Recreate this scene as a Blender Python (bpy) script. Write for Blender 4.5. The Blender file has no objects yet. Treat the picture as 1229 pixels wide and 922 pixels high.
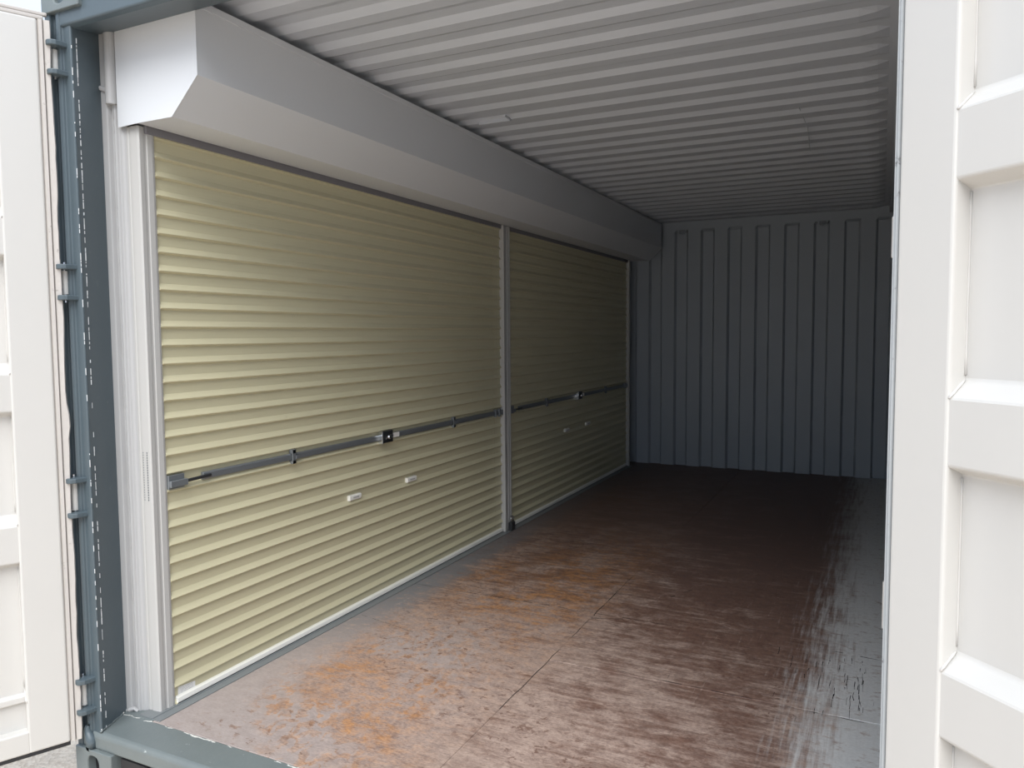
import bpy, math, random
from mathutils import Vector, Matrix

random.seed(7)
SC = bpy.context.scene
COL = SC.collection

# ------------------------------------------------------------------ camera
CAM = (2.262, -1.5794, 1.3007)
YAW, PITCH, ROLL, FPX = 0.4517, -0.0665, -0.0072, 913.04
d = Vector((-math.sin(YAW) * math.cos(PITCH), math.cos(YAW) * math.cos(PITCH), math.sin(PITCH)))
r = Vector((math.cos(YAW), math.sin(YAW), 0)); u = r.cross(d)
r2 = r * math.cos(ROLL) + u * math.sin(ROLL); u2 = -r * math.sin(ROLL) + u * math.cos(ROLL)
cd = bpy.data.cameras.new('camera'); cam = bpy.data.objects.new('camera', cd); COL.objects.link(cam)
cd.sensor_width = 36.0; cd.lens = FPX / 1229 * 36.0; cd.clip_start = 0.02
mw = Matrix((r2, u2, -d)).transposed().to_4x4(); mw.translation = Vector(CAM)
cam.matrix_world = mw
SC.camera = cam

# ------------------------------------------------------------------ world: overcast sky
W = bpy.data.worlds.new('overcast_sky'); SC.world = W; W.use_nodes = True
nt = W.node_tree; nt.nodes.clear()
o_ = nt.nodes.new('ShaderNodeOutputWorld'); bg = nt.nodes.new('ShaderNodeBackground')
tc = nt.nodes.new('ShaderNodeTexCoord'); sx = nt.nodes.new('ShaderNodeSeparateXYZ')
rmp = nt.nodes.new('ShaderNodeMapRange'); mx = nt.nodes.new('ShaderNodeMix'); mx.data_type = 'RGBA'
nt.links.new(tc.outputs['Generated'], sx.inputs[0]); nt.links.new(sx.outputs['Z'], rmp.inputs['Value'])
rmp.inputs['From Min'].default_value = 0.0; rmp.inputs['From Max'].default_value = 1.0
nt.links.new(rmp.outputs[0], mx.inputs[0])
mx.inputs[6].default_value = (0.455, 0.53, 0.65, 1); mx.inputs[7].default_value = (1.09, 1.26, 1.54, 1)
nt.links.new(mx.outputs[2], bg.inputs['Color']); bg.inputs['Strength'].default_value = 1.18
nt.links.new(bg.outputs[0], o_.inputs[0])

# sun veiled by thin cloud: a broad soft disk, high and in front of the open doors
sd = bpy.data.lights.new('veiled_sun', 'SUN'); sun = bpy.data.objects.new('veiled_sun', sd); COL.objects.link(sun)
sd.energy = 3.1; sd.angle = math.radians(50); sd.color = (1.0, 0.965, 0.91)
SUN_EL, SUN_AZ = math.radians(48), math.radians(20)      # azimuth from -y, positive = from the right
sdir = Vector((math.sin(SUN_AZ) * math.cos(SUN_EL), -math.cos(SUN_AZ) * math.cos(SUN_EL), math.sin(SUN_EL)))
sun.rotation_euler = sdir.to_track_quat('Z', 'Y').to_euler(); sun.location = (0, -4, 6)

SC.view_settings.view_transform = 'Standard'; SC.view_settings.look = 'None'
SC.view_settings.gamma = 1.0; SC.view_settings.use_curve_mapping = False
SC.view_settings.exposure = 0.27

# ------------------------------------------------------------------ materials
def nodes(name):
    m = bpy.data.materials.new(name); m.use_nodes = True
    t = m.node_tree; b = t.nodes['Principled BSDF']
    return m, t, b

def N(t, kind, **kw):
    n = t.nodes.new(kind)
    for k, v in kw.items():
        if isinstance(v, (int, float, tuple)) and k[0] == '_':
            n.inputs[k[1:].replace('_', ' ')].default_value = v
        else:
            setattr(n, k, v)
    return n

def pos(t, scale=(1, 1, 1)):
    g = N(t, 'ShaderNodeNewGeometry'); mp = N(t, 'ShaderNodeMapping')
    mp.inputs['Scale'].default_value = scale
    t.links.new(g.outputs['Position'], mp.inputs['Vector'])
    return mp.outputs[0]

def noise(t, vec, scale, detail=4, rough=0.55, dist=0.0):
    n = N(t, 'ShaderNodeTexNoise'); n.inputs['Scale'].default_value = scale
    n.inputs['Detail'].default_value = detail; n.inputs['Roughness'].default_value = rough
    n.inputs['Distortion'].default_value = dist
    t.links.new(vec, n.inputs['Vector']); return n.outputs['Fac']

def rng(t, fac, a, b, lo=0.0, hi=1.0):
    n = N(t, 'ShaderNodeMapRange'); n.interpolation_type = 'SMOOTHSTEP'
    n.inputs['From Min'].default_value = a; n.inputs['From Max'].default_value = b
    n.inputs['To Min'].default_value = lo; n.inputs['To Max'].default_value = hi
    t.links.new(fac, n.inputs['Value']); return n.outputs[0]

def mix(t, fac, a, b):
    n = N(t, 'ShaderNodeMix'); n.data_type = 'RGBA'
    if isinstance(fac, (int, float)): n.inputs[0].default_value = fac
    else: t.links.new(fac, n.inputs[0])
    for i, c in ((6, a), (7, b)):
        if isinstance(c, tuple): n.inputs[i].default_value = (*c, 1) if len(c) == 3 else c
        else: t.links.new(c, n.inputs[i])
    return n.outputs[2]

def math_(t, op, a, b=None):
    n = N(t, 'ShaderNodeMath'); n.operation = op
    for i, c in enumerate((a, b)):
        if c is None: continue
        if isinstance(c, (int, float)): n.inputs[i].default_value = c
        else: t.links.new(c, n.inputs[i])
    return n.outputs[0]

def bump(t, b, h, strength=0.2, dist=0.002):
    n = N(t, 'ShaderNodeBump'); n.inputs['Strength'].default_value = strength
    n.inputs['Distance'].default_value = dist
    t.links.new(h, n.inputs['Height']); t.links.new(n.outputs[0], b.inputs['Normal'])

def paint(name, col, rough=0.4, var=0.06, dirt=None, dirt_amt=0.0, bs=0.15, bscale=40, metallic=0.0):
    m, t, b = nodes(name); p = pos(t)
    f = noise(t, p, 3.0, 5)
    lo = tuple(c * (1 - var) for c in col); hi = tuple(min(1, c * (1 + var)) for c in col)
    c = mix(t, f, lo, hi)
    if dirt:
        g = rng(t, noise(t, p, 34, 6, 0.7), 0.62, 0.72, 0, dirt_amt)
        c = mix(t, g, c, dirt)
    t.links.new(c, b.inputs['Base Color']); b.inputs['Roughness'].default_value = rough
    b.inputs['Metallic'].default_value = metallic
    bump(t, b, noise(t, p, bscale, 3), bs, 0.002)
    return m

def sstep(t, v, a, b): return rng(t, v, a, b)

M_WHITE = paint('white_door_paint', (0.56, 0.548, 0.522), 0.34, 0.02, (0.5, 0.49, 0.47), 0.10, 0.12, 18)
M_INT = paint('pale_grey_interior_paint', (0.60, 0.61, 0.62), 0.5, 0.04, (0.4, 0.4, 0.4), 0.06, 0.08, 25)
M_WALL = paint('grey_wall_paint', (0.35, 0.385, 0.42), 0.5, 0.05, (0.3, 0.3, 0.31), 0.15, 0.1, 25)
M_ROOF = paint('grey_roof_paint', (0.52, 0.55, 0.60), 0.5, 0.05, (0.4, 0.4, 0.4), 0.1, 0.06, 12)
M_FRAME = paint('blue_grey_frame_paint', (0.075, 0.100, 0.115), 0.38, 0.10, (0.25, 0.28, 0.29), 0.12, 0.25, 30)
M_HOOD = paint('white_hood_paint', (0.635, 0.655, 0.68), 0.5, 0.02, None, 0, 0.03, 8)
M_GUIDE = paint('white_guide_powdercoat', (0.47, 0.465, 0.45), 0.38, 0.02, None, 0, 0.03, 20)
M_JAMB = paint('white_jamb_paint', (0.43, 0.43, 0.43), 0.42, 0.04, (0.5, 0.5, 0.5), 0.15, 0.3, 30)
M_SEAL = paint('old_white_sealant', (0.72, 0.74, 0.75), 0.6, 0.1)
M_GASKET = paint('weathered_pale_gasket', (0.50, 0.47, 0.44), 0.7, 0.12, (0.16, 0.14, 0.12), 0.7, 0.5, 60)
M_GASKET2 = paint('silvery_worn_gasket', (0.34, 0.36, 0.37), 0.6, 0.12, (0.05, 0.05, 0.05), 0.8, 0.5, 90)
M_LINT = paint('dark_grey_lintel_paint', (0.20, 0.195, 0.21), 0.5, 0.05)
M_RUBBER_SHADE = paint('black_rubber_and_shade', (0.018, 0.018, 0.02), 0.65, 0.1)  # rubber, and the painted shade in the sill recess and casting holes
M_ZINC = paint('dull_zinc_steel', (0.24, 0.26, 0.275), 0.40, 0.12, (0.1, 0.1, 0.11), 0.4, 0.1, 60, 0.55)
M_CHROME = paint('bright_chrome', (0.75, 0.76, 0.78), 0.18, 0.02, metallic=1.0)
M_BLACK = paint('black_plastic', (0.02, 0.022, 0.025), 0.35, 0.1)
M_WPLAST = paint('white_plastic', (0.82, 0.81, 0.76), 0.35, 0.02)
M_ANGLE = paint('grey_angle_paint', (0.17, 0.185, 0.19), 0.45, 0.12, (0.4, 0.4, 0.4), 0.15, 0.2, 30)

# cream roller curtain: fine horizontal pencil ribs as relief
def cream():
    m, t, b = nodes('cream_curtain_steel'); p = pos(t)
    f = noise(t, pos(t, (1, 0.5, 14)), 6, 4)
    c = mix(t, f, (0.56, 0.525, 0.355), (0.635, 0.595, 0.41))
    g = rng(t, noise(t, pos(t, (1, 1, 3)), 5, 6, 0.7), 0.66, 0.76, 0, 0.22)
    c = mix(t, g, c, (0.33, 0.26, 0.14))
    t.links.new(c, b.inputs['Base Color']); b.inputs['Roughness'].default_value = 0.42
    w = N(t, 'ShaderNodeTexWave'); w.wave_type = 'BANDS'; w.bands_direction = 'Z'
    w.inputs['Scale'].default_value = 62; t.links.new(p, w.inputs['Vector'])
    bump(t, b, w.outputs['Fac'], 0.10, 0.001)
    return m
M_CREAM = cream()

def floor_mat():
    m, t, b = nodes('worn_painted_plywood')
    p = pos(t); sep = N(t, 'ShaderNodeSeparateXYZ'); t.links.new(p, sep.inputs[0])
    X, Y = sep.outputs['X'], sep.outputs['Y']
    mul = lambda a_, b_: math_(t, 'MULTIPLY', a_, b_)
    big = noise(t, pos(t, (1, 0.9, 1)), 1.5, 4, 0.55, 0.3)
    med = noise(t, pos(t, (1.0, 1.4, 1)), 4.2, 8, 0.72, 0.3)
    mot = noise(t, pos(t, (1.0, 1.8, 1)), 16, 8, 0.75, 0.2)
    fine = noise(t, pos(t, (1.2, 2.4, 1)), 60, 6, 0.75)
    strx = noise(t, pos(t, (1.0, 14, 1)), 2.6, 6, 0.7)
    stry = noise(t, pos(t, (20, 1.0, 1)), 2.2, 5, 0.65)
    f1 = math_(t, 'ADD', mul(mot, 0.5), mul(fine, 0.5))
    mauve = mix(t, rng(t, f1, 0.34, 0.66), (0.205, 0.142, 0.118), (0.47, 0.36, 0.30))
    brown = mix(t, rng(t, f1, 0.32, 0.68), (0.085, 0.046, 0.036), (0.235, 0.140, 0.105))
    wear = math_(t, 'ADD', mul(med, 0.6), mul(strx, 0.4))
    right = rng(t, X, 0.8, 1.9, -0.04, 0.07)
    deep = rng(t, Y, 0.9, 2.2, -0.03, 0.07)
    wr = math_(t, 'ADD', math_(t, 'ADD', wear, right), deep)
    c = mix(t, rng(t, wr, 0.43, 0.62), mauve, brown)
    # crisp dark flecks where the paint has lifted
    fk = noise(t, pos(t, (1.0, 1.5, 1)), 20, 8, 0.7, 0.6)
    c = mix(t, mul(rng(t, fk, 0.57, 0.60), rng(t, big, 0.40, 0.55, 0.75, 0.15)), c, (0.125, 0.062, 0.044))
    # orange rust wash on the door side
    left = mul(rng(t, math_(t, 'ADD', X, mul(Y, -0.08)), 1.15, 0.70), rng(t, X, 0.12, 0.36))
    o = mul(mul(rng(t, big, 0.40, 0.54, 0.35, 1.0), left), rng(t, Y, 3.6, 2.0, 0.35, 1.0))
    o = mul(o, rng(t, math_(t, 'ADD', mul(mot, 0.6), mul(med, 0.4)), 0.42, 0.60))
    c = mix(t, mul(o, 0.95), c, mix(t, rng(t, f1, 0.34, 0.66), (0.20, 0.080, 0.030), (0.50, 0.255, 0.105)))
    # old grey paint: right margin, strip beside the doors, front left corner
    wob = mul(math_(t, 'SUBTRACT', med, 0.5), 0.8)
    gr = mul(rng(t, math_(t, 'ADD', X, mul(math_(t, 'SUBTRACT', math_(t, 'ADD', mul(med, 0.4), mul(stry, 0.6)), 0.5), 0.9)), 1.95, 2.20), rng(t, mot, 0.66, 0.52, 0.35, 1.0))
    gl = rng(t, math_(t, 'SUBTRACT', X, mul(wob, 0.6)), 0.34, 0.16)
    dd = math_(t, 'ADD', mul(X, 1.1), Y)
    gc = rng(t, math_(t, 'ADD', dd, mul(wob, 1.2)), 0.90, 0.62)
    flk = rng(t, noise(t, pos(t, (1.3, 1, 1)), 17, 7, 0.62, 0.7), 0.47, 0.51)
    near = mul(rng(t, Y, 1.7, 0.9), rng(t, X, 1.15, 0.6))
    flakes = mul(mul(rng(t, noise(t, pos(t), 2.1, 3, 0.5, 0.3), 0.36, 0.52), flk), near)
    pale = mix(t, rng(t, f1, 0.3, 0.7), (0.27, 0.228, 0.213), (0.40, 0.345, 0.325))
    grey = mix(t, rng(t, f1, 0.3, 0.7), (0.46, 0.455, 0.45), (0.64, 0.64, 0.63))
    strip = mix(t, rng(t, Y, 0.7, 1.7), pale, (0.20, 0.20, 0.21))
    c = mix(t, mul(flakes, 0.85), c, pale)
    cor = mul(gc, rng(t, fk, 0.60, 0.56, 0.25, 1.0))
    c = mix(t, math_(t, 'MAXIMUM', mul(gl, rng(t, mot, 0.66, 0.52, 0.2, 1.0)), cor), c, strip)
    c = mix(t, gr, c, grey)
    # pale scuffs and dark scratches running down the floor
    sc = mul(rng(t, stry, 0.60, 0.72), rng(t, mot, 0.42, 0.58))
    c = mix(t, mul(sc, 0.5), c, (0.46, 0.375, 0.32))
    sx_ = mul(rng(t, strx, 0.60, 0.70), rng(t, fine, 0.42, 0.58))
    c = mix(t, mul(sx_, 0.30), c, (0.46, 0.38, 0.33))
    dk = rng(t, noise(t, pos(t, (60, 2.2, 1)), 2.4, 3, 0.6), 0.68, 0.75, 0, 0.7)
    dk = mul(dk, rng(t, X, 1.2, 1.9, 0.25, 1.0))
    c = mix(t, dk, c, (0.05, 0.04, 0.038))
    # redder inner end, with the falloff of daylight darkened into the floor colour
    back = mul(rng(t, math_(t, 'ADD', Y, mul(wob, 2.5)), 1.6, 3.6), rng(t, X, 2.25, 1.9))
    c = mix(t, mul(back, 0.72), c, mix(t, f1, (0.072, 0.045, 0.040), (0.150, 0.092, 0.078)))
    t.links.new(c, b.inputs['Base Color'])
    t.links.new(rng(t, f1, 0.2, 0.8, 0.40, 0.62), b.inputs['Roughness'])
    bump(t, b, f1, 0.3, 0.002)
    return m
M_FLOOR = floor_mat()

def ground_mat():
    m, t, b = nodes('exposed_aggregate_concrete'); p = pos(t)
    v = N(t, 'ShaderNodeTexVoronoi'); v.inputs['Scale'].default_value = 100; t.links.new(p, v.inputs['Vector'])
    s = N(t, 'ShaderNodeSeparateColor'); t.links.new(v.outputs['Color'], s.inputs[0])
    c = mix(t, s.outputs[0], (0.56, 0.455, 0.35), (0.78, 0.67, 0.545))
    c = mix(t, rng(t, noise(t, p, 9, 5), 0.5, 0.75, 0, 0.4), c, (0.42, 0.36, 0.30))
    t.links.new(c, b.inputs['Base Color']); b.inputs['Roughness'].default_value = 0.85
    bump(t, b, v.outputs['Distance'], 0.5, 0.006)
    return m
M_GROUND = ground_mat()

def sill_mat():
    m, t, b = nodes('scuffed_blue_grey_sill_paint'); p = pos(t)
    c = mix(t, noise(t, p, 6, 5), (0.115, 0.138, 0.142), (0.165, 0.19, 0.19))
    g = rng(t, noise(t, pos(t, (1, 1.5, 1)), 28, 6, 0.75), 0.66, 0.70, 0, 0.8)
    c = mix(t, g, c, (0.50, 0.53, 0.52))
    sep = N(t, 'ShaderNodeSeparateXYZ'); t.links.new(p, sep.inputs[0])
    wob = math_(t, 'MULTIPLY', math_(t, 'SUBTRACT', noise(t, p, 30, 6), 0.5), 0.03)
    e = math_(t, 'ABSOLUTE', math_(t, 'SUBTRACT', math_(t, 'ADD', sep.outputs['Y'], wob), 0.122))
    ed = math_(t, 'MULTIPLY', rng(t, e, 0.0035, 0.0015), rng(t, noise(t, p, 20, 5), 0.46, 0.52))
    c = mix(t, ed, c, (0.66, 0.66, 0.62))
    t.links.new(c, b.inputs['Base Color']); b.inputs['Roughness'].default_value = 0.42
    bump(t, b, noise(t, p, 40, 5), 0.3, 0.003)
    return m
M_SILL = sill_mat()

def sticker_mat():
    m, t, b = nodes('printed_white_sticker'); p = pos(t)
    sep = N(t, 'ShaderNodeSeparateXYZ'); t.links.new(p, sep.inputs[0])
    st = math_(t, 'FRACT', math_(t, 'MULTIPLY', sep.outputs['Z'], 190.0))
    line = rng(t, st, 0.62, 0.55)
    word = rng(t, noise(t, pos(t, (1, 260, 190)), 1.0, 1), 0.45, 0.5)
    rg = math_(t, 'MULTIPLY', math_(t, 'GREATER_THAN', sep.outputs['Y'], 0.268), math_(t, 'LESS_THAN', sep.outputs['Y'], 0.322))
    zz = math_(t, 'MULTIPLY', math_(t, 'GREATER_THAN', sep.outputs['Z'], 0.024), math_(t, 'LESS_THAN', sep.outputs['Z'], 0.052))
    f = math_(t, 'MULTIPLY', math_(t, 'MULTIPLY', line, word), math_(t, 'MULTIPLY', rg, zz))
    c = mix(t, math_(t, 'MULTIPLY', f, 0.4), (0.80, 0.80, 0.78), (0.25, 0.25, 0.26))
    t.links.new(c, b.inputs['Base Color']); b.inputs['Roughness'].default_value = 0.4
    return m
M_STICK = sticker_mat()

# ------------------------------------------------------------------ mesh helpers
class MB:
    def __init__(s): s.v = []; s.f = []
    def box(s, x0, x1, y0, y1, z0, z1):
        k = len(s.v)
        s.v += [(x, y, z) for z in (z0, z1) for y in (y0, y1) for x in (x0, x1)]
        s.f += [tuple(k + i for i in q) for q in ((0, 2, 3, 1), (4, 5, 7, 6), (0, 1, 5, 4), (2, 6, 7, 3), (0, 4, 6, 2), (1, 3, 7, 5))]
        return s
    def prism(s, poly, axis, a, b):
        """closed polygon of (p, q) swept along axis from a to b"""
        k = len(s.v); n = len(poly)
        def pt(pq, w):
            p, q = pq
            return {'x': (w, p, q), 'y': (p, w, q), 'z': (p, q, w)}[axis]
        s.v += [pt(c, a) for c in poly] + [pt(c, b) for c in poly]
        s.f += [(k + i, k + (i + 1) % n, k + n + (i + 1) % n, k + n + i) for i in range(n)]
        s.f += [tuple(k + i for i in reversed(range(n))), tuple(k + n + i for i in range(n))]
        return s
    def tube(s, pts, rad, seg=8, cap=True):
        k = len(s.v); pts = [Vector(p) for p in pts]; n = len(pts)
        for i, p in enumerate(pts):
            tan = (pts[min(i + 1, n - 1)] - pts[max(i - 1, 0)]).normalized()
            up = Vector((0, 0, 1)) if abs(tan.z) < 0.9 else Vector((1, 0, 0))
            a = tan.cross(up).normalized(); b = tan.cross(a)
            rr = rad[i] if isinstance(rad, (list, tuple)) else rad
            for j in range(seg):
                th = 2 * math.pi * j / seg
                s.v.append(tuple(p + a * math.cos(th) * rr + b * math.sin(th) * rr))
        for i in range(n - 1):
            for j in range(seg):
                s.f.append((k + i * seg + j, k + i * seg + (j + 1) % seg, k + (i + 1) * seg + (j + 1) % seg, k + (i + 1) * seg + j))
        if cap:
            s.f.append(tuple(k + j for j in reversed(range(seg)))); s.f.append(tuple(k + (n - 1) * seg + j for j in range(seg)))
        return s
    def grid(s, rows):
        k = len(s.v); n = len(rows[0])
        for rw in rows: s.v += rw
        for i in range(len(rows) - 1):
            for j in range(n - 1):
                s.f.append((k + i * n + j, k + i * n + j + 1, k + (i + 1) * n + j + 1, k + (i + 1) * n + j))
        return s
    def mesh(s, name, mat, org=(0, 0, 0), smooth=False):
        import bmesh
        me = bpy.data.meshes.new(name)
        me.from_pydata([(x - org[0], y - org[1], z - org[2]) for x, y, z in s.v], [], s.f)
        bm = bmesh.new(); bm.from_mesh(me); bmesh.ops.recalc_face_normals(bm, faces=bm.faces); bm.to_mesh(me); bm.free()
        me.materials.append(mat)
        if smooth:
            for p in me.polygons: p.use_smooth = True
        return me
    def build(s, name, mat, parent=None, org=(0, 0, 0), bevel=0, seg=2, smooth=False):
        """vertices are given in the parent's space plus org; org = thing origin in world"""
        o = bpy.data.objects.new(name, s.mesh(name, mat, org, smooth)); COL.objects.link(o)
        if parent: o.parent = parent
        else: o.location = org
        if bevel:
            b = o.modifiers.new('edge', 'BEVEL'); b.width = bevel; b.segments = seg; b.limit_method = 'ANGLE'
            b.angle_limit = math.radians(28); b.harden_normals = False
        return o

def tag(o, label, cat, group=None, kind=None):
    o['label'] = label; o['category'] = cat
    if group: o['group'] = group
    if kind: o['kind'] = kind
    return o

def thing(name, loc, label, cat, group=None, kind=None, rotz=0.0):
    o = bpy.data.objects.new(name, None); COL.objects.link(o)
    o.location = loc; o.rotation_euler = (0, 0, rotz); o.empty_display_size = 0.1
    return tag(o, label, cat, group, kind)

# ------------------------------------------------------------------ dimensions
XL, XR, YB, ZT, YF = -0.08, 2.345, 5.77, 2.36, 0.128     # inner faces, floor front edge
ZG = -0.185                                               # ground

# ground
tag(MB().box(-30, 32, -30, 36, ZG - 0.1, ZG).build('ground', M_GROUND, org=(1.1, 0, ZG)), 'pale tan exposed aggregate concrete ground outside the container', 'ground', kind='structure')

# floor: slab with plywood sheets laid on it
fl = tag(MB().box(XL, XR + .046, YF + 0.01, YB + 0.045, -0.06, -0.028).build('floor', M_RUBBER_SHADE, org=(1.1, 3, -0.06)), 'worn brown plywood floor of the container with old grey paint', 'floor', kind='structure')
XM = 1.098
sheets = [(XL, XM, YF, 1.69), (XL, XM, 1.69, 4.10), (XL, XM, 4.10, YB + .03), (XM, XR + .044, YF, 1.14), (XM, XR + .044, 1.14, 3.55), (XM, XR + .044, 3.55, YB + .03)]
for i, (a, b, c, e) in enumerate(sheets):
    g = 0.0005; dz = (0, -0.0012, 0.0004, -0.0006, 0.0008, 0)[i]
    MB().box(a + g, b - g, c + g, e - g, -0.029, dz).build('plywood_sheet', M_FLOOR, fl, (1.1, 3, -0.06), 0.0015, 1)
# cracks and splintered edges along the sheet joints
mb = MB()
def crack(x0, y0, x1, y1, n, w):
    px, py = x0, y0
    for k in range(n):
        q = (k + 1) / n
        jt = 0.06 * math.hypot(x1 - x0, y1 - y0) / n; nx = x0 + (x1 - x0) * q + random.uniform(-jt, jt); ny = y0 + (y1 - y0) * q + random.uniform(-jt, jt)
        if random.random() < 0.75:
            ww = w * random.uniform(0.5, 1.8); L = math.hypot(nx - px, ny - py) + 1e-6
            ox, oy = -(ny - py) / L * ww, (nx - px) / L * ww
            kk = len(mb.v)
            mb.v += [(px - ox, py - oy, 0.0012), (px + ox, py + oy, 0.0012), (nx + ox, ny + oy, 0.0012), (nx - ox, ny - oy, 0.0012)]
            mb.f.append((kk, kk + 1, kk + 2, kk + 3))
        px, py = nx, ny
crack(0.10, 1.70, 1.45, 1.692, 30, 0.0012); crack(1.30, 1.70, 1.10, 1.63, 6, 0.0016); crack(1.12, 1.62, 1.40, 1.55, 9, 0.0008)
crack(1.30, 1.16, 2.24, 1.13, 26, 0.0010); crack(1.10, 0.7, 1.095, 2.3, 30, 0.0009); crack(2.12, 1.70, 2.31, 1.68, 6, 0.0012)
crack(0.12, 1.22, 0.45, 1.15, 9, 0.0010); crack(1.36, 2.05, 1.43, 2.2, 5, 0.0012)
for k in range(46):
    x = 2.24 - abs(random.gauss(0, .13)); y = random.uniform(1.10, 1.62)
    crack(x, y, x + random.uniform(-.003, .003), y + random.uniform(.03, .13), 3, 0.0007)
ck = mb.build('floor_cracks', M_RUBBER_SHADE, fl, (1.1, 3, -0.06)); ck['kind'] = 'stuff'

# ------------------------------------------------------------------ back wall
def corrugated_wall(name, along, inner, depth, ranges, a0, a1, ztop, zmax, outward, mat, label, slope=0.018):
    """along: 'x' (back wall) or 'y' (side wall); ranges: recessed intervals"""
    prof = [(a0, 0)]
    for c, e in ranges:
        prof += [(c, 0), (c + slope, 1), (e - slope, 1), (e, 0)]
    prof.append((a1, 0))
    P = lambda a, t, z: (a, inner + outward * depth * t, z) if along == 'x' else (inner + outward * depth * t, a, z)
    m = MB()
    m.grid([[P(a, t, -0.03) for a, t in prof], [P(a, t, ztop - 0.02) for a, t in prof], [P(a, 0, ztop) for a, t in prof], [P(a, 0, zmax) for a, t in prof]])
    back = depth + 0.012
    bk = [(a0, zz) for zz in (-0.03, zmax)]
    m.grid([[P(a, back / depth, zz) for a in (a0, a1)] for zz in (-0.03, zmax)])
    o = m.build(name, mat, org=P((a0 + a1) / 2, 0, 0))
    return tag(o, label, 'wall', kind='structure')
rec = [(0.512 + 0.2505 * k - 0.066, 0.512 + 0.2505 * k + 0.066) for k in range(-2, 8)]
rec = [(max(a, XL + .01), min(b, XR - .005)) for a, b in rec if a < XR - .05]
wb = corrugated_wall('wall_back', 'x', YB, 0.036, rec, XL - .05, XR + .05, 2.277, 2.42, 1, M_WALL, 'grey painted end wall with vertical steel corrugations')
def ring(x, z):
    m = MB(); pts = [(x + 0.034 * math.cos(math.radians(a)), YB - 0.012 + 0.01 * math.sin(math.radians(a)), z + 0.03 * math.sin(math.radians(a))) for a in range(180, 361, 20)]
    m.tube(pts, 0.006, 6); m.box(x - .042, x - .026, YB - .02, YB + .038, z - .004, z + .012); m.box(x + .026, x + .042, YB - .02, YB + .038, z - .004, z + .012)
    m.build('lashing_ring', M_WALL, wb, tuple(wb.location))
for x in (0.526, 1.774): ring(x, 2.262)

# right wall
rr_ = [(0.30 + 0.278 * k, 0.30 + 0.278 * k + 0.142) for k in range(19)]
corrugated_wall('wall_right', 'y', XR, 0.036, rr_, 0.10, YB + .04, 2.27, 2.42, 1, M_WALL, 'grey painted side wall with vertical corrugations opposite the roller doors', 0.05)

# ------------------------------------------------------------------ ceiling
def ceiling():
    pitch, dep = 0.187, 0.017
    ph = []
    y = 1.075 - 6 * pitch
    ys = []
    while y < YB - 0.30:
        if y > 0.12: ys += [(y, 1), (y + 0.030, 0), (y + 0.085, 0), (y + 0.135, 1)]
        y += pitch
    ys = [(0.02, 1)] + ys + [(YB - 0.13, 1), (YB - 0.10, 0.2), (YB + 0.05, 0.2)]
    xs = [(XL - .05, 0), (0.05, 0), (0.13, .5), (0.21, 1), (0.8, 1), (1.4, 1), (2.17, 1), (2.225, .6), (2.265, 0), (XR + .05, 0)]
    m = MB(); hi = ZT + 0.008
    m.grid([[(x, yy, hi - dep * (1 - lv) * w) for x, w in xs] for yy, lv in ys])
    m.box(XL - .06, XR + .06, 0.02, YB + .06, ZT + 0.04, ZT + 0.06)
    return m
ce = tag(ceiling().build('ceiling', M_ROOF, org=(1.1, 3, ZT)), 'pale grey corrugated steel roof seen from inside', 'ceiling', kind='structure')
m = MB(); m.tube([(1.885, 2.34, ZT + .003), (1.895, 2.7, ZT - .012), (1.862, 3.27, ZT - .008)], 0.0022, 6); m.build('weld_seam', M_ROOF, ce, (1.1, 3, ZT))
m = MB(); m.box(0.43, 0.60, 1.84, 1.853, ZT - .02, ZT + .0); m.tube([(0.602, 1.78, ZT - .01), (0.598, 1.86, ZT - .012)], 0.005, 6); m.build('weld_seam', M_ROOF, ce, (1.1, 3, ZT))
# rails where roof meets right and back wall
tag(MB().box(2.30, XR + .05, 0.1, YB + .03, ZT - 0.05, ZT + 0.03).build('trim_1', M_ROOF, org=(2.33, 3, ZT), bevel=.004), 'grey top side rail along the right wall', 'rail', kind='structure')

# ------------------------------------------------------------------ left wall remains around the roller doors
wl = MB().box(XL - .05, -0.03, 0.17, YB + .04, 2.0, 2.42).build('wall_left', M_INT, org=(-.08, 3, 0))
tag(wl, 'white painted remains of the side wall framing both roller doors', 'wall', kind='structure')
WO = tuple(wl.location)
MB().box(0.012, 0.063, 0.20, 5.56, 1.968, 2.03).build('lintel', M_LINT, wl, WO, .003)
MB().box(XL - .05, 0.0, 2.80, 2.93, -.02, 2.02).build('mid_stud', M_INT, wl, WO)
MB().box(XL - .05, -0.005, 5.50, YB + .02, -.02, 2.02).build('end_stud', M_WALL, wl, WO)
# fluted jamb between the corner post and the guide rail
jam = [(-0.085, 0.135), (-0.066, 0.139), (-0.047, 0.143), (-0.044, 0.158), (-0.040, 0.163), (-0.036, 0.158), (-0.031, 0.153), (-0.025, 0.156),
       (-0.022, 0.165), (-0.012, 0.167), (-0.008, 0.172), (0.006, 0.174), (0.006, 0.24), (-0.085, 0.24)]
MB().prism(jam, 'z', -0.005, 2.30).build('jamb', M_JAMB, wl, WO, 0.0025, 2)
m = MB(); m.tube([(-0.033, 0.148, 2.06), (-0.033, 0.148, 2.30)], 0.017, 12); m.box(-.048, -.016, .150, .175, 2.062, 2.3); m.build('gusset', M_JAMB, wl, WO, .002)
m = MB(); m.tube([(-0.075, 0.134, 2.118), (-0.04, 0.142, 2.104)], 0.008, 8); m.build('weld_lug', M_JAMB, wl, WO)
m = MB(); k = 0
zz = -0.003
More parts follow.
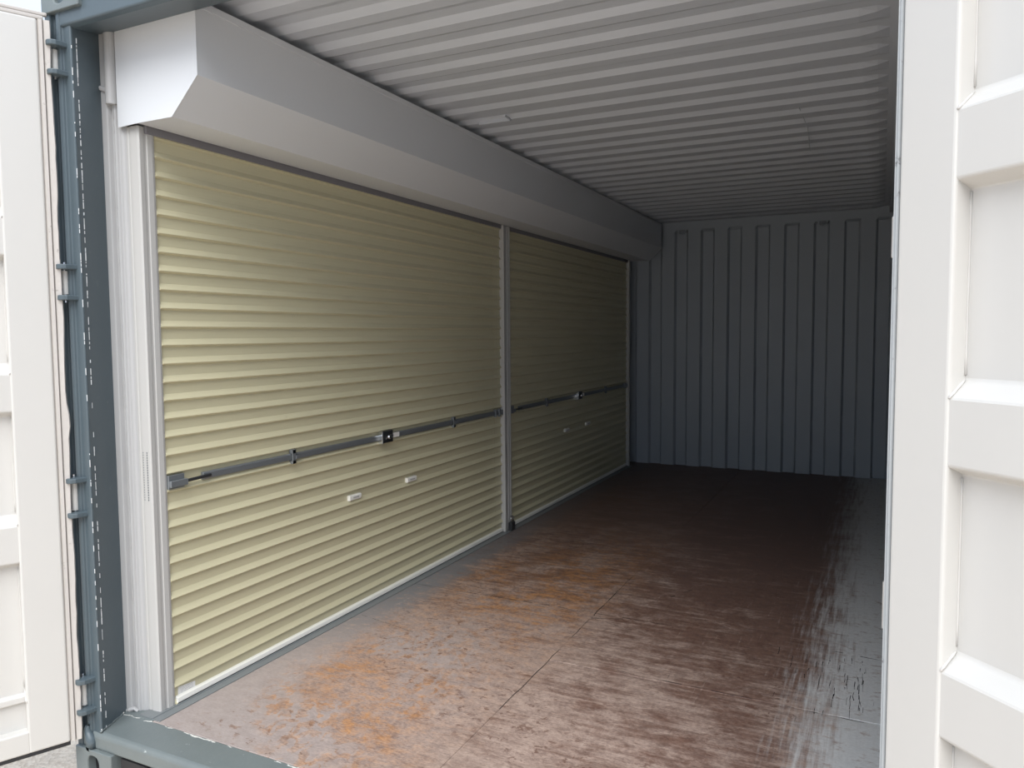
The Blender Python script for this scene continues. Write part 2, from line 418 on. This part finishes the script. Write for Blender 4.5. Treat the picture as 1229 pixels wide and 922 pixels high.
while zz < 2.05:
    L = random.uniform(.008, .05)
    if random.random() < .55: m.tube([(-0.030 + random.uniform(-.001, .001), 0.1525, zz), (-0.030, 0.1525, zz + L)], random.uniform(.0008, .0022), 5)
    zz += L
m.tube([(-.075, .137, .0), (-.055, .14, .008), (-.04, .148, .012), (-.028, .152, .003)], [.006, .008, .007, .006], 7)
m.build('sealant_bead', M_JAMB, wl, WO)

# floor angle beneath the doors
tag(MB().prism([(0.0, -0.02), (0.100, -0.02), (0.100, 0.003), (0.066, 0.003), (0.066, 0.006), (0.0, 0.006)], 'y', 0.135, 5.56).build('trim_2', M_ANGLE, org=(.05, 3, 0), bevel=.001), 'grey steel threshold angle on the floor under the roller doors', 'threshold', kind='structure')

# ------------------------------------------------------------------ container end frame
fr = thing('container_frame', (0, 0, 0), 'dark blue grey painted end frame of the container with posts, sill and header', 'frame', kind='structure')
def post(mx):
    pl = [(-0.125, 0.17), (-0.125, -0.004), (-0.100, -0.004), (-0.098, 0.010), (-0.078, 0.010), (-0.075, -0.002), (-0.058, -0.002), (-0.055, 0.008),
          (-0.022, 0.006), (-0.018, 0.010), (-0.068, 0.140), (-0.085, 0.150), (-0.085, 0.17)]
    if mx: pl = [(2.295 - x, y) for x, y in reversed(pl)]
    MB().prism(pl, 'z', -0.06, 2.31).build('corner_post', M_FRAME, fr, (0, 0, 0), 0.003, 2)
post(False); post(True)
# header and sill
MB().prism([(0.0, 2.263), (0.0, 2.44), (0.16, 2.44), (0.16, 2.33), (0.158, 2.292), (0.02, 2.258)], 'x', -0.07, 2.365).build('door_header', M_FRAME, fr, (0, 0, 0), 0.006, 3)
sl = MB().prism([(YF, 0.0005), (YF, -0.12), (0.03, -0.12), (0.03, -0.07), (-0.002, -0.055), (-0.002, -0.014), (0.004, -0.005), (0.014, -0.001)], 'x', -0.10, 2.315)
sl.box(0.18, 2.12, 0.0, 0.03, -0.165, -0.07)
sl.build('door_sill', M_SILL, fr, (0, 0, 0), 0.005, 3)
MB().box(-0.09, 0.074, YF - .004, 0.26, -0.03, 0.0022).build('sill_plate', M_SILL, fr, (0, 0, 0), 0.001, 1)
MB().box(0.075, 0.20, 0.004, 0.028, -0.118, -0.066).build('sill_pocket_shade', M_RUBBER_SHADE, fr)  # solid black block, stands in for the shade in the sill recess
# corner castings with oval holes
def casting(x0, x1, y0, y1, z0, z1, hole):
    cx, cz = (x0 + x1) / 2 - .0, (z0 + z1) / 2
    n = 24; hw, hh = hole
    out, inn = [], []
    for i in range(n):
        a = 2 * math.pi * i / n
        ca, sa = math.cos(a), math.sin(a)
        inn.append((cx + hw * (math.copysign(abs(ca) ** .8, ca)), cz + hh * math.copysign(abs(sa) ** .6, sa)))
        k = 1 / max(abs(ca), abs(sa))
        out.append((cx + ca * k * (x1 - x0) / 2, cz + sa * k * (z1 - z0) / 2))
    m = MB(); k0 = len(m.v)
    m.v += [(x, y0, z) for x, z in out] + [(x, y0, z) for x, z in inn] + [(x, y0 + .03, z) for x, z in inn] + [(x, y1, z) for x, z in out]
    for i in range(n):
        j = (i + 1) % n
        m.f += [(i, j, n + j, n + i), (n + i, n + j, 2 * n + j, 2 * n + i), (i, 3 * n + i, 3 * n + j, j)]
    m.f.append(tuple(range(3 * n, 4 * n)))
    o = m.build('corner_casting', M_SILL, fr, (0, 0, 0), 0.004, 2)
    c = MB().box(x0 + .01, x1 - .01, y0 + .032, y0 + .036, z0 + .01, z1 - .01).build('casting_shade', M_RUBBER_SHADE, o)  # black plate behind the hole, paints the shade of the hollow
for xa, xb in ((-0.125, 0.05), (2.245, 2.42)):
    casting(xa, xb, -0.014, 0.12, -0.175, -0.057, (0.028, 0.04))
    casting(xa, xb, -0.014, 0.12, 2.305, 2.425, (0.028, 0.04))
# hinge lugs on the posts
HZ = [(2.117, 2.205), (1.423, 1.520), (0.727, 0.839), (0.075, 0.177)]
for mxr in (0, 1):
    for za, zb in HZ:
        for z in (za, zb):
            pl = [(-0.080, 0.0), (-0.080, -0.026), (-0.074, -0.038), (-0.062, -0.042), (-0.050, -0.038), (-0.042, -0.026), (-0.036, 0.008), (-0.036, 0.012), (-0.06, 0.012)]
            if mxr: pl = [(2.36 - x, y) for x, y in reversed(pl)]
            MB().prism(pl, 'z', z - 0.008, z + 0.008).build('hinge_lug', M_FRAME, fr, (0, 0, 0), 0.003, 2)
# broken sealant line down the reveal of the left post
m = MB(); zz = 0.0
while zz < 2.22:
    L = random.uniform(.004, .03)
    dens = 0.7 if (zz > 1.25 or zz < .9) else .45
    if random.random() < dens:
        w = random.uniform(.0004, .0012); q = 0.150
        x = -0.018 - 0.05 * q + .0006; y = 0.010 + 0.13 * q
        x += random.uniform(-.0004, .0004)
        m.box(x - .002, x + .0012, y - w, y + w, zz, zz + L * random.uniform(.5, 1))
    if random.random() < 0.25:
        w = .0006; m.box(-0.0185, -0.0165, 0.008 - w, 0.008 + w, zz, zz + L * .8)
    zz += L
m.build('sealant_line', M_SEAL, fr)
# weld run where the post meets the sill
m = MB(); pts = []
for i in range(15):
    q = i / 14
    pts.append((-0.018 - 0.05 * q, 0.004 + 0.132 * q, 0.002 + random.uniform(-.002, .003)))
m.tube(pts, [random.uniform(.003, .0055) for _ in pts], 6); m.build('weld_bead', M_SILL, fr, smooth=True)
m = MB(); pts = [(-.062 + .010 * math.sin(i * 0.9), -.004, -.058 + i * .012) for i in range(8)]
m.tube(pts, [.014, .018, .015, .017, .013, .012, .009, .004], 12); m.build('weld_bead', M_FRAME, fr, smooth=True)

# ------------------------------------------------------------------ container door leaves
LW = 1.150
def leaf(name, org, rot, s, label, gw):
    """local frame: s along the leaf from its hinge edge, t normal (0 = inner face), z up"""
    root = thing(name, (org[0], org[1], 0), label, 'door', 'open container doors', None, rot)
    def B(m): m.v = [(s * x, y, z) for x, y, z in m.v]; return m
    zb, zt = -0.015, 2.272
    m = MB()
    m.box(0, 0.115, -0.05, 0, zb, zt); m.build
    B(m).build('door_stile', M_WHITE, root, bevel=.006, seg=3)
    B(MB().box(LW - 0.10, LW, -0.05, 0, zb, zt)).build('door_stile', M_WHITE, root, bevel=.006, seg=3)
    B(MB().box(0.110, LW - .095, -0.05, -0.0008, 2.120, zt)).build('door_rail', M_WHITE, root, bevel=.006, seg=3)
    B(MB().box(0.110, LW - .095, -0.05, -0.0008, zb, 0.056)).build('door_rail', M_WHITE, root, bevel=.005, seg=3)
    # pressed panel: three broad ribs, flush with the frame
    D = -0.037; F = -0.0035
    prof = [(0.045, D), (0.142, D), (0.146, -0.022), (0.166, -0.022), (0.17, D)]
    for a, b in ((0.600, 0.712), (1.072, 1.184), (1.551, 1.660)):
        prof += [(a - 0.016, D), (a - 0.003, F - .003), (a, F), (b, F), (b + 0.004, F - .002), (b + 0.030, D + .002), (b + .036, D)]
    prof += [(2.13, D)]
    front = [(t, z) for z, t in prof]
    poly = front + [(-0.047, 2.13), (-0.047, 0.045)]
    m = MB().prism(poly, 'x', 0.108, LW - 0.092)
    B(m).build('door_panel', M_WHITE, root, bevel=.003, seg=2)
    # weld bead at the foot of the recess next to the stile
    for z0, z1 in ((0.19, 0.575), (0.755, 1.05), (1.225, 1.53), (1.70, 2.11)):
        pts = [(0.1155, D + .001, z0 + (z1 - z0) * i / 10) for i in range(11)]
        B(MB().tube(pts, [random.uniform(.0014, .0026) for _ in pts], 6)).build('weld_bead', M_WHITE, root, smooth=True)
        pts = [(0.1155, D + .002 + (0.034) * i / 4, z0 - .008 - .03 * i / 4) for i in range(5)]
        B(MB().tube(pts, [.002, .003, .0024, .003, .002], 6)).build('weld_bead', M_WHITE, root, smooth=True)
    # rubber gasket along the hinge edge
    n = 60; rows = []
    for i in range(n + 1):
        z = zb + (zt - zb) * i / n
        wv = 1 + 0.05 * math.sin(i * 0.55) + random.uniform(-.035, .035) if gw > .02 else 1
        if gw > .02 and i in (27, 28): wv += .12
        rows.append([(0.0, -.02, z), (0.0, -.004, z), (-gw * .06, -.006, z), (-gw * .10, .001, z), (-gw * .36, .002, z), (-gw * .44, -.007, z), (-gw * .5, -.001, z),
                     (-gw * .9 * wv, .002, z), (-gw * wv, -.004, z), (-gw * .9 * wv, -.016, z), (0.0, -.02, z)])
    B(MB().grid(rows)).build('door_gasket', M_GASKET if gw > .02 else M_GASKET2, root)
    B(MB().box(-gw * .5, LW, -.022, -.002, zt, zt + .012).box(-gw * .8, LW, -.018, -.004, zt + .013, zt + .024)).build('top_gasket', M_GASKET, root, bevel=.003)
    B(MB().box(0.0, LW, -.022, -.004, zb - .012, zb + .001)).build('bottom_gasket', M_RUBBER_SHADE, root)
    B(MB().box(-gw * .07, 0.002, -.03, -.006, zb, zt)).build('gasket_strip', M_RUBBER_SHADE, root)
    # hinge blades
    for za, zb2 in HZ:
        m = MB(); zc0, zc1 = za + .011, zb2 - .011
        lx = gw + .012 if gw > .02 else 0.02
        m.tube([(-lx, -.022, zc0), (-lx, -.022, zc1)], 0.011, 12)
        m.box(-lx, 0.02, -.030, -.022, zc0 + .004, zc1 - .004)
        kn = B(m).build('hinge_blade', M_WHITE, root, bevel=.0015)
        B(MB().tube([(-lx, -.022, za - .014), (-lx, -.022, zb2 + .016)], 0.005, 10)).build('hinge_pin', M_CHROME, kn)
    return root
leaf('container_door_leaf', (-0.082, -0.056), math.radians(-115), 1, 'white ribbed container door swung open beside the dark hinged corner post', 0.035)
leaf('container_door_leaf', (2.284, -0.036), math.radians(135), -1, 'white ribbed container door opened wide, hiding the right wall from view', 0.009)

# ------------------------------------------------------------------ roller door hood
HY0, HY1 = 0.155, 5.64
ho = thing('shutter_hood', (0.15, 2.9, 1.985), 'long white sheet metal hood above both roller doors', 'hood')
HO = (0.15, 2.9, 1.985)
def sheet(pl, th=0.0015):
    """open polyline (x, z) -> thin closed polygon, thickness inward (towards -x / +z)"""
    out = []
    for i, (x, z) in enumerate(pl):
        a = pl[max(i - 1, 0)]; b = pl[min(i + 1, len(pl) - 1)]
        L = math.hypot(b[0] - a[0], b[1] - a[1]); nx, nz = -(b[1] - a[1]) / L, (b[0] - a[0]) / L
        out.append((x + nx * th, z + nz * th))
    return pl + out[::-1]
MB().prism(sheet([(0.355, 2.100), (0.355, 2.305), (0.358, 2.3055), (0.358, 2.327), (0.335, 2.3275)]), 'y', HY0, HY1).build('fascia', M_HOOD, ho, HO)
MB().prism(sheet([(0.068, 1.992), (0.238, 1.989), (0.355, 2.100)]), 'y', HY0, HY1).build('soffit', M_HOOD, ho, HO)
for y in (HY0, HY1 - .002):
    MB().prism([(-0.012, 1.985), (0.070, 1.988), (0.2385, 1.988), (0.3555, 2.0995), (0.3555, 2.325), (-0.012, 2.325)], 'y', y - .001, y + .002).build('end_plate', M_HOOD, ho, HO)

# ------------------------------------------------------------------ guide rails
def guide(y, label, pl, vent=False):
    g = thing('door_guide_rail', (0.03, y, 0), label, 'guide rail', 'roller door guide rails')
    o = MB().prism(pl, 'z', 0.004, 1.99).build('channel', M_GUIDE, g, (0.03, y, 0), 0.0012, 2)
    return g, o
# front guide: ribbed channel, mouth towards +y
pl = [(-0.008, 0.174), (0.008, 0.173), (0.010, 0.1755), (0.018, 0.1755), (0.020, 0.173), (0.051, 0.176), (0.055, 0.180), (0.0545, 0.196), (0.0525, 0.197), (0.0525, 0.207), (0.056, 0.208),
      (0.0575, 0.226), (0.055, 0.236), (0.050, 0.236), (0.052, 0.215), (0.015, 0.205), (0.012, 0.236), (-0.008, 0.236)]
g, o = guide(0.174, 'white ribbed guide rail standing beside the dark corner post', pl)
m = MB()
for i in range(20):
    z = 0.745 + i * 0.0085
    for x in (0.0225, 0.040):
        m.box(x - .0013, x + .0013, 0.1722, 0.1758, z - .0018, z + .0018)
pv = m.build('perforation', M_ZINC, g, (0.03, 0.174, 0)); pv['kind'] = 'stuff'
# middle post: two channels back to back
pl = [(-0.005, 2.812), (0.077, 2.812), (0.078, 2.816), (0.078, 2.820), (0.077, 2.835), (0.066, 2.837), (0.066, 2.848), (0.070, 2.849), (0.070, 2.862), (0.067, 2.863), (0.067, 2.874), (0.071, 2.876),
      (0.071, 2.900), (0.073, 2.901), (0.073, 2.915), (0.060, 2.916), (-0.005, 2.916)]
guide(2.86, 'white double guide post standing between the two roller doors', pl)
pl = [(-0.005, 5.512), (0.075, 5.513), (0.078, 5.52), (0.078, 5.545), (0.06, 5.56), (-0.005, 5.56)]
guide(5.53, 'slim white guide rail at the far end near the back wall', pl)

# ------------------------------------------------------------------ roller doors
P, Z0 = 0.06318, 0.068
def slat_mesh(y0, y1, h, name='slat'):
    # profile in (x, z), z = 0 at the lower step; the curtain face sits near x = 0.046
    prof = [(0.046, 0.0), (0.0575, 0.0055), (0.0590, 0.0075), (0.0575, 0.0110), (0.0490, 0.024), (0.046, 0.028), (0.0462, h), (0.0402, h), (0.0402, 0.0)]
    return MB().prism(prof, 'y', y0, y1)
def roller(y0, y1, org, label, sticker):
    ym = (y0 + y1) / 2
    t = thing('roller_shutter', (0.046, ym, 0), label, 'roller shutter', 'cream roller shutters')
    O_ = (0.046, ym, 0)
    me = slat_mesh(y0, y1, P).mesh('slat', M_CREAM, O_)
    top = slat_mesh(y0, y1, 0.075).mesh('slat_top', M_CREAM, O_)
    for n in range(-1, 31):
        z = Z0 - 0.0065 + n * P
        o = bpy.data.objects.new('slat', top if n == 30 else me); COL.objects.link(o); o.parent = t
        o.location = (0, 0, z)
    # the lowest, flat slat and the rail
    MB().box(0.0402, 0.0455, y0, y1, 0.006, 0.062).build('bottom_slat', M_CREAM, t, O_)
    MB().prism([(0.036, 0.008), (0.060, 0.008), (0.062, 0.011), (0.060, 0.026), (0.050, 0.030), (0.036, 0.030)], 'y', y0 + .006, y1 - .006).build('bottom_rail', M_WPLAST, t, O_, .001, 1)
    MB().box(0.036, 0.060, y0 + .008, y1 - .008, -0.0, 0.009).build('weather_seal', M_RUBBER_SHADE, t, O_)
    # lock bar
    zb = 0.793; L = y1 - y0
    b0 = y0 + 0.150; b1 = y1 - 0.02
    bar = MB().prism([(0.050, zb - .0135), (0.0605, zb - .0135), (0.0635, zb - .009), (0.0635, zb + .009), (0.0605, zb + .0135), (0.050, zb + .0135)], 'y', b0, b1).build('lock_bar', M_ZINC, t, O_, .0008, 1)
    m = MB().box(0.050, 0.062, y0 + .0, y0 + .068, zb - .024, zb + .025); m.box(0.062, 0.074, y0 + .0, y0 + .074, zb - .016, zb + .006)
    pl_ = m.build('latch_plate', M_ZINC, bar, O_, .0015, 1)
    MB().tube([(0.066, y0 + .07, zb - .003), (0.066, b0 + .03, zb)], 0.006, 10).build('latch_rod', M_BLACK, bar, O_)
    MB().tube([(0.0655, b0 + .018, zb), (0.0682, b0 + .018, zb)], 0.005, 10).build('rivet', M_BLACK, bar, O_)
    for yy in (y0 + 0.617, y0 + 1.945):
        m = MB().box(0.052, 0.071, yy - .011, yy + .011, zb - .029, zb - .0145); m.box(0.0665, 0.071, yy - .010, yy + .010, zb - .029, zb + .029); m.box(0.052, 0.071, yy - .011, yy + .011, zb + .0145, zb + .031)
        m.box(0.0665, 0.072, yy + .010, yy + .030, zb - .010, zb + .004)
        m.build('bar_bracket', M_ZINC, bar, O_, .001, 1)
    # centre lock
    yc = y0 + 1.277
    lk = MB().box(0.055, 0.078, yc - .045, yc + .045, zb - .027, zb + .031).build('lock_body', M_BLACK, bar, O_, .003, 2)
    MB().box(0.056, 0.081, yc - .052, yc - .044, zb - .029, zb + .033).build('lock_edge', M_CHROME, bar, O_, .001, 1)
    m = MB(); m.prism([(yc - .030, zb - .006), (yc - .012, zb + .012), (yc + .022, zb + .014), (yc + .034, zb + .004), (yc + .010, zb - .010)], 'x', 0.078, 0.088)
    m.tube([(0.078, yc, zb + .002), (0.093, yc, zb + .002)], 0.010, 12); m.build('turn_handle', M_CHROME, bar, O_, .002, 2)
    MB().box(0.064, 0.0685, yc + .060, yc + .112, zb - .010, zb + .013).build('lock_label', M_WPLAST, bar, O_)
    # end latch
    for ya, yb_, hh in ((y1 - .105, y1 - .090, .024), (y1 - .055, y1 - .038, .026), (y1 - .016, y1 - .002, .016)):
        MB().box(0.050, 0.0685, ya, yb_, zb - hh, zb + hh).build('end_latch', M_ZINC, bar, O_, .002, 1)
    # handle caps
    for yy in (y0 + 1.032, y0 + 1.510):
        z = 0.541
        h = MB().prism([(0.044, z - .013), (0.060, z - .013), (0.063, z - .009), (0.063, z + .008), (0.060, z + .012), (0.044, z + .012)], 'y', yy - .043, yy + .043).build('handle_cap', M_WPLAST, t, O_, .002, 2)
        MB().box(0.0628, 0.0637, yy - .020, yy + .024, z - .004, z + .003).build('cap_groove', M_GUIDE, h, O_)
    # edge tape near the far guide
    MB().box(0.0402, 0.0472, y1 - .085, y1 - .070, 0.03, 1.99).build('edge_tape', M_CREAM, t, O_)
    if sticker:
        MB().prism([(0.2565, 0.014), (0.3315, 0.010), (0.3325, 0.050), (0.2575, 0.058)], 'x', 0.0458, 0.0464).build('care_sticker', M_STICK, t, O_)
    return t
roller(0.237, 2.811, None, 'cream ribbed roller door with a white printed sticker, beside the dark corner post', True)
roller(2.917, 5.511, None, 'cream ribbed roller door deep inside, between the double post and the back wall', False)

# ------------------------------------------------------------------ padlock at the foot of the middle post
pk = thing('padlock', (0.093, 2.876, 0.0016), 'small dark padlock with chrome shackle at the foot of the middle guide post', 'padlock')
PO = (0.093, 2.876, 0.0016)
MB().box(0.080, 0.106, 2.848, 2.902, 0.003, 0.060).build('lock_case', M_BLACK, pk, PO, .004, 2)
pts = [(0.093, 2.857, 0.055), (0.093, 2.857, 0.08)] + [(0.093, 2.875 - .018 * math.cos(math.radians(a)), 0.08 + .018 * math.sin(math.radians(a))) for a in range(20, 180, 20)] + [(0.093, 2.893, 0.08), (0.093, 2.893, 0.055)]
MB().tube(pts, 0.0045, 8).build('shackle', M_CHROME, pk, PO, smooth=True)
bpy.context.view_layer.update()
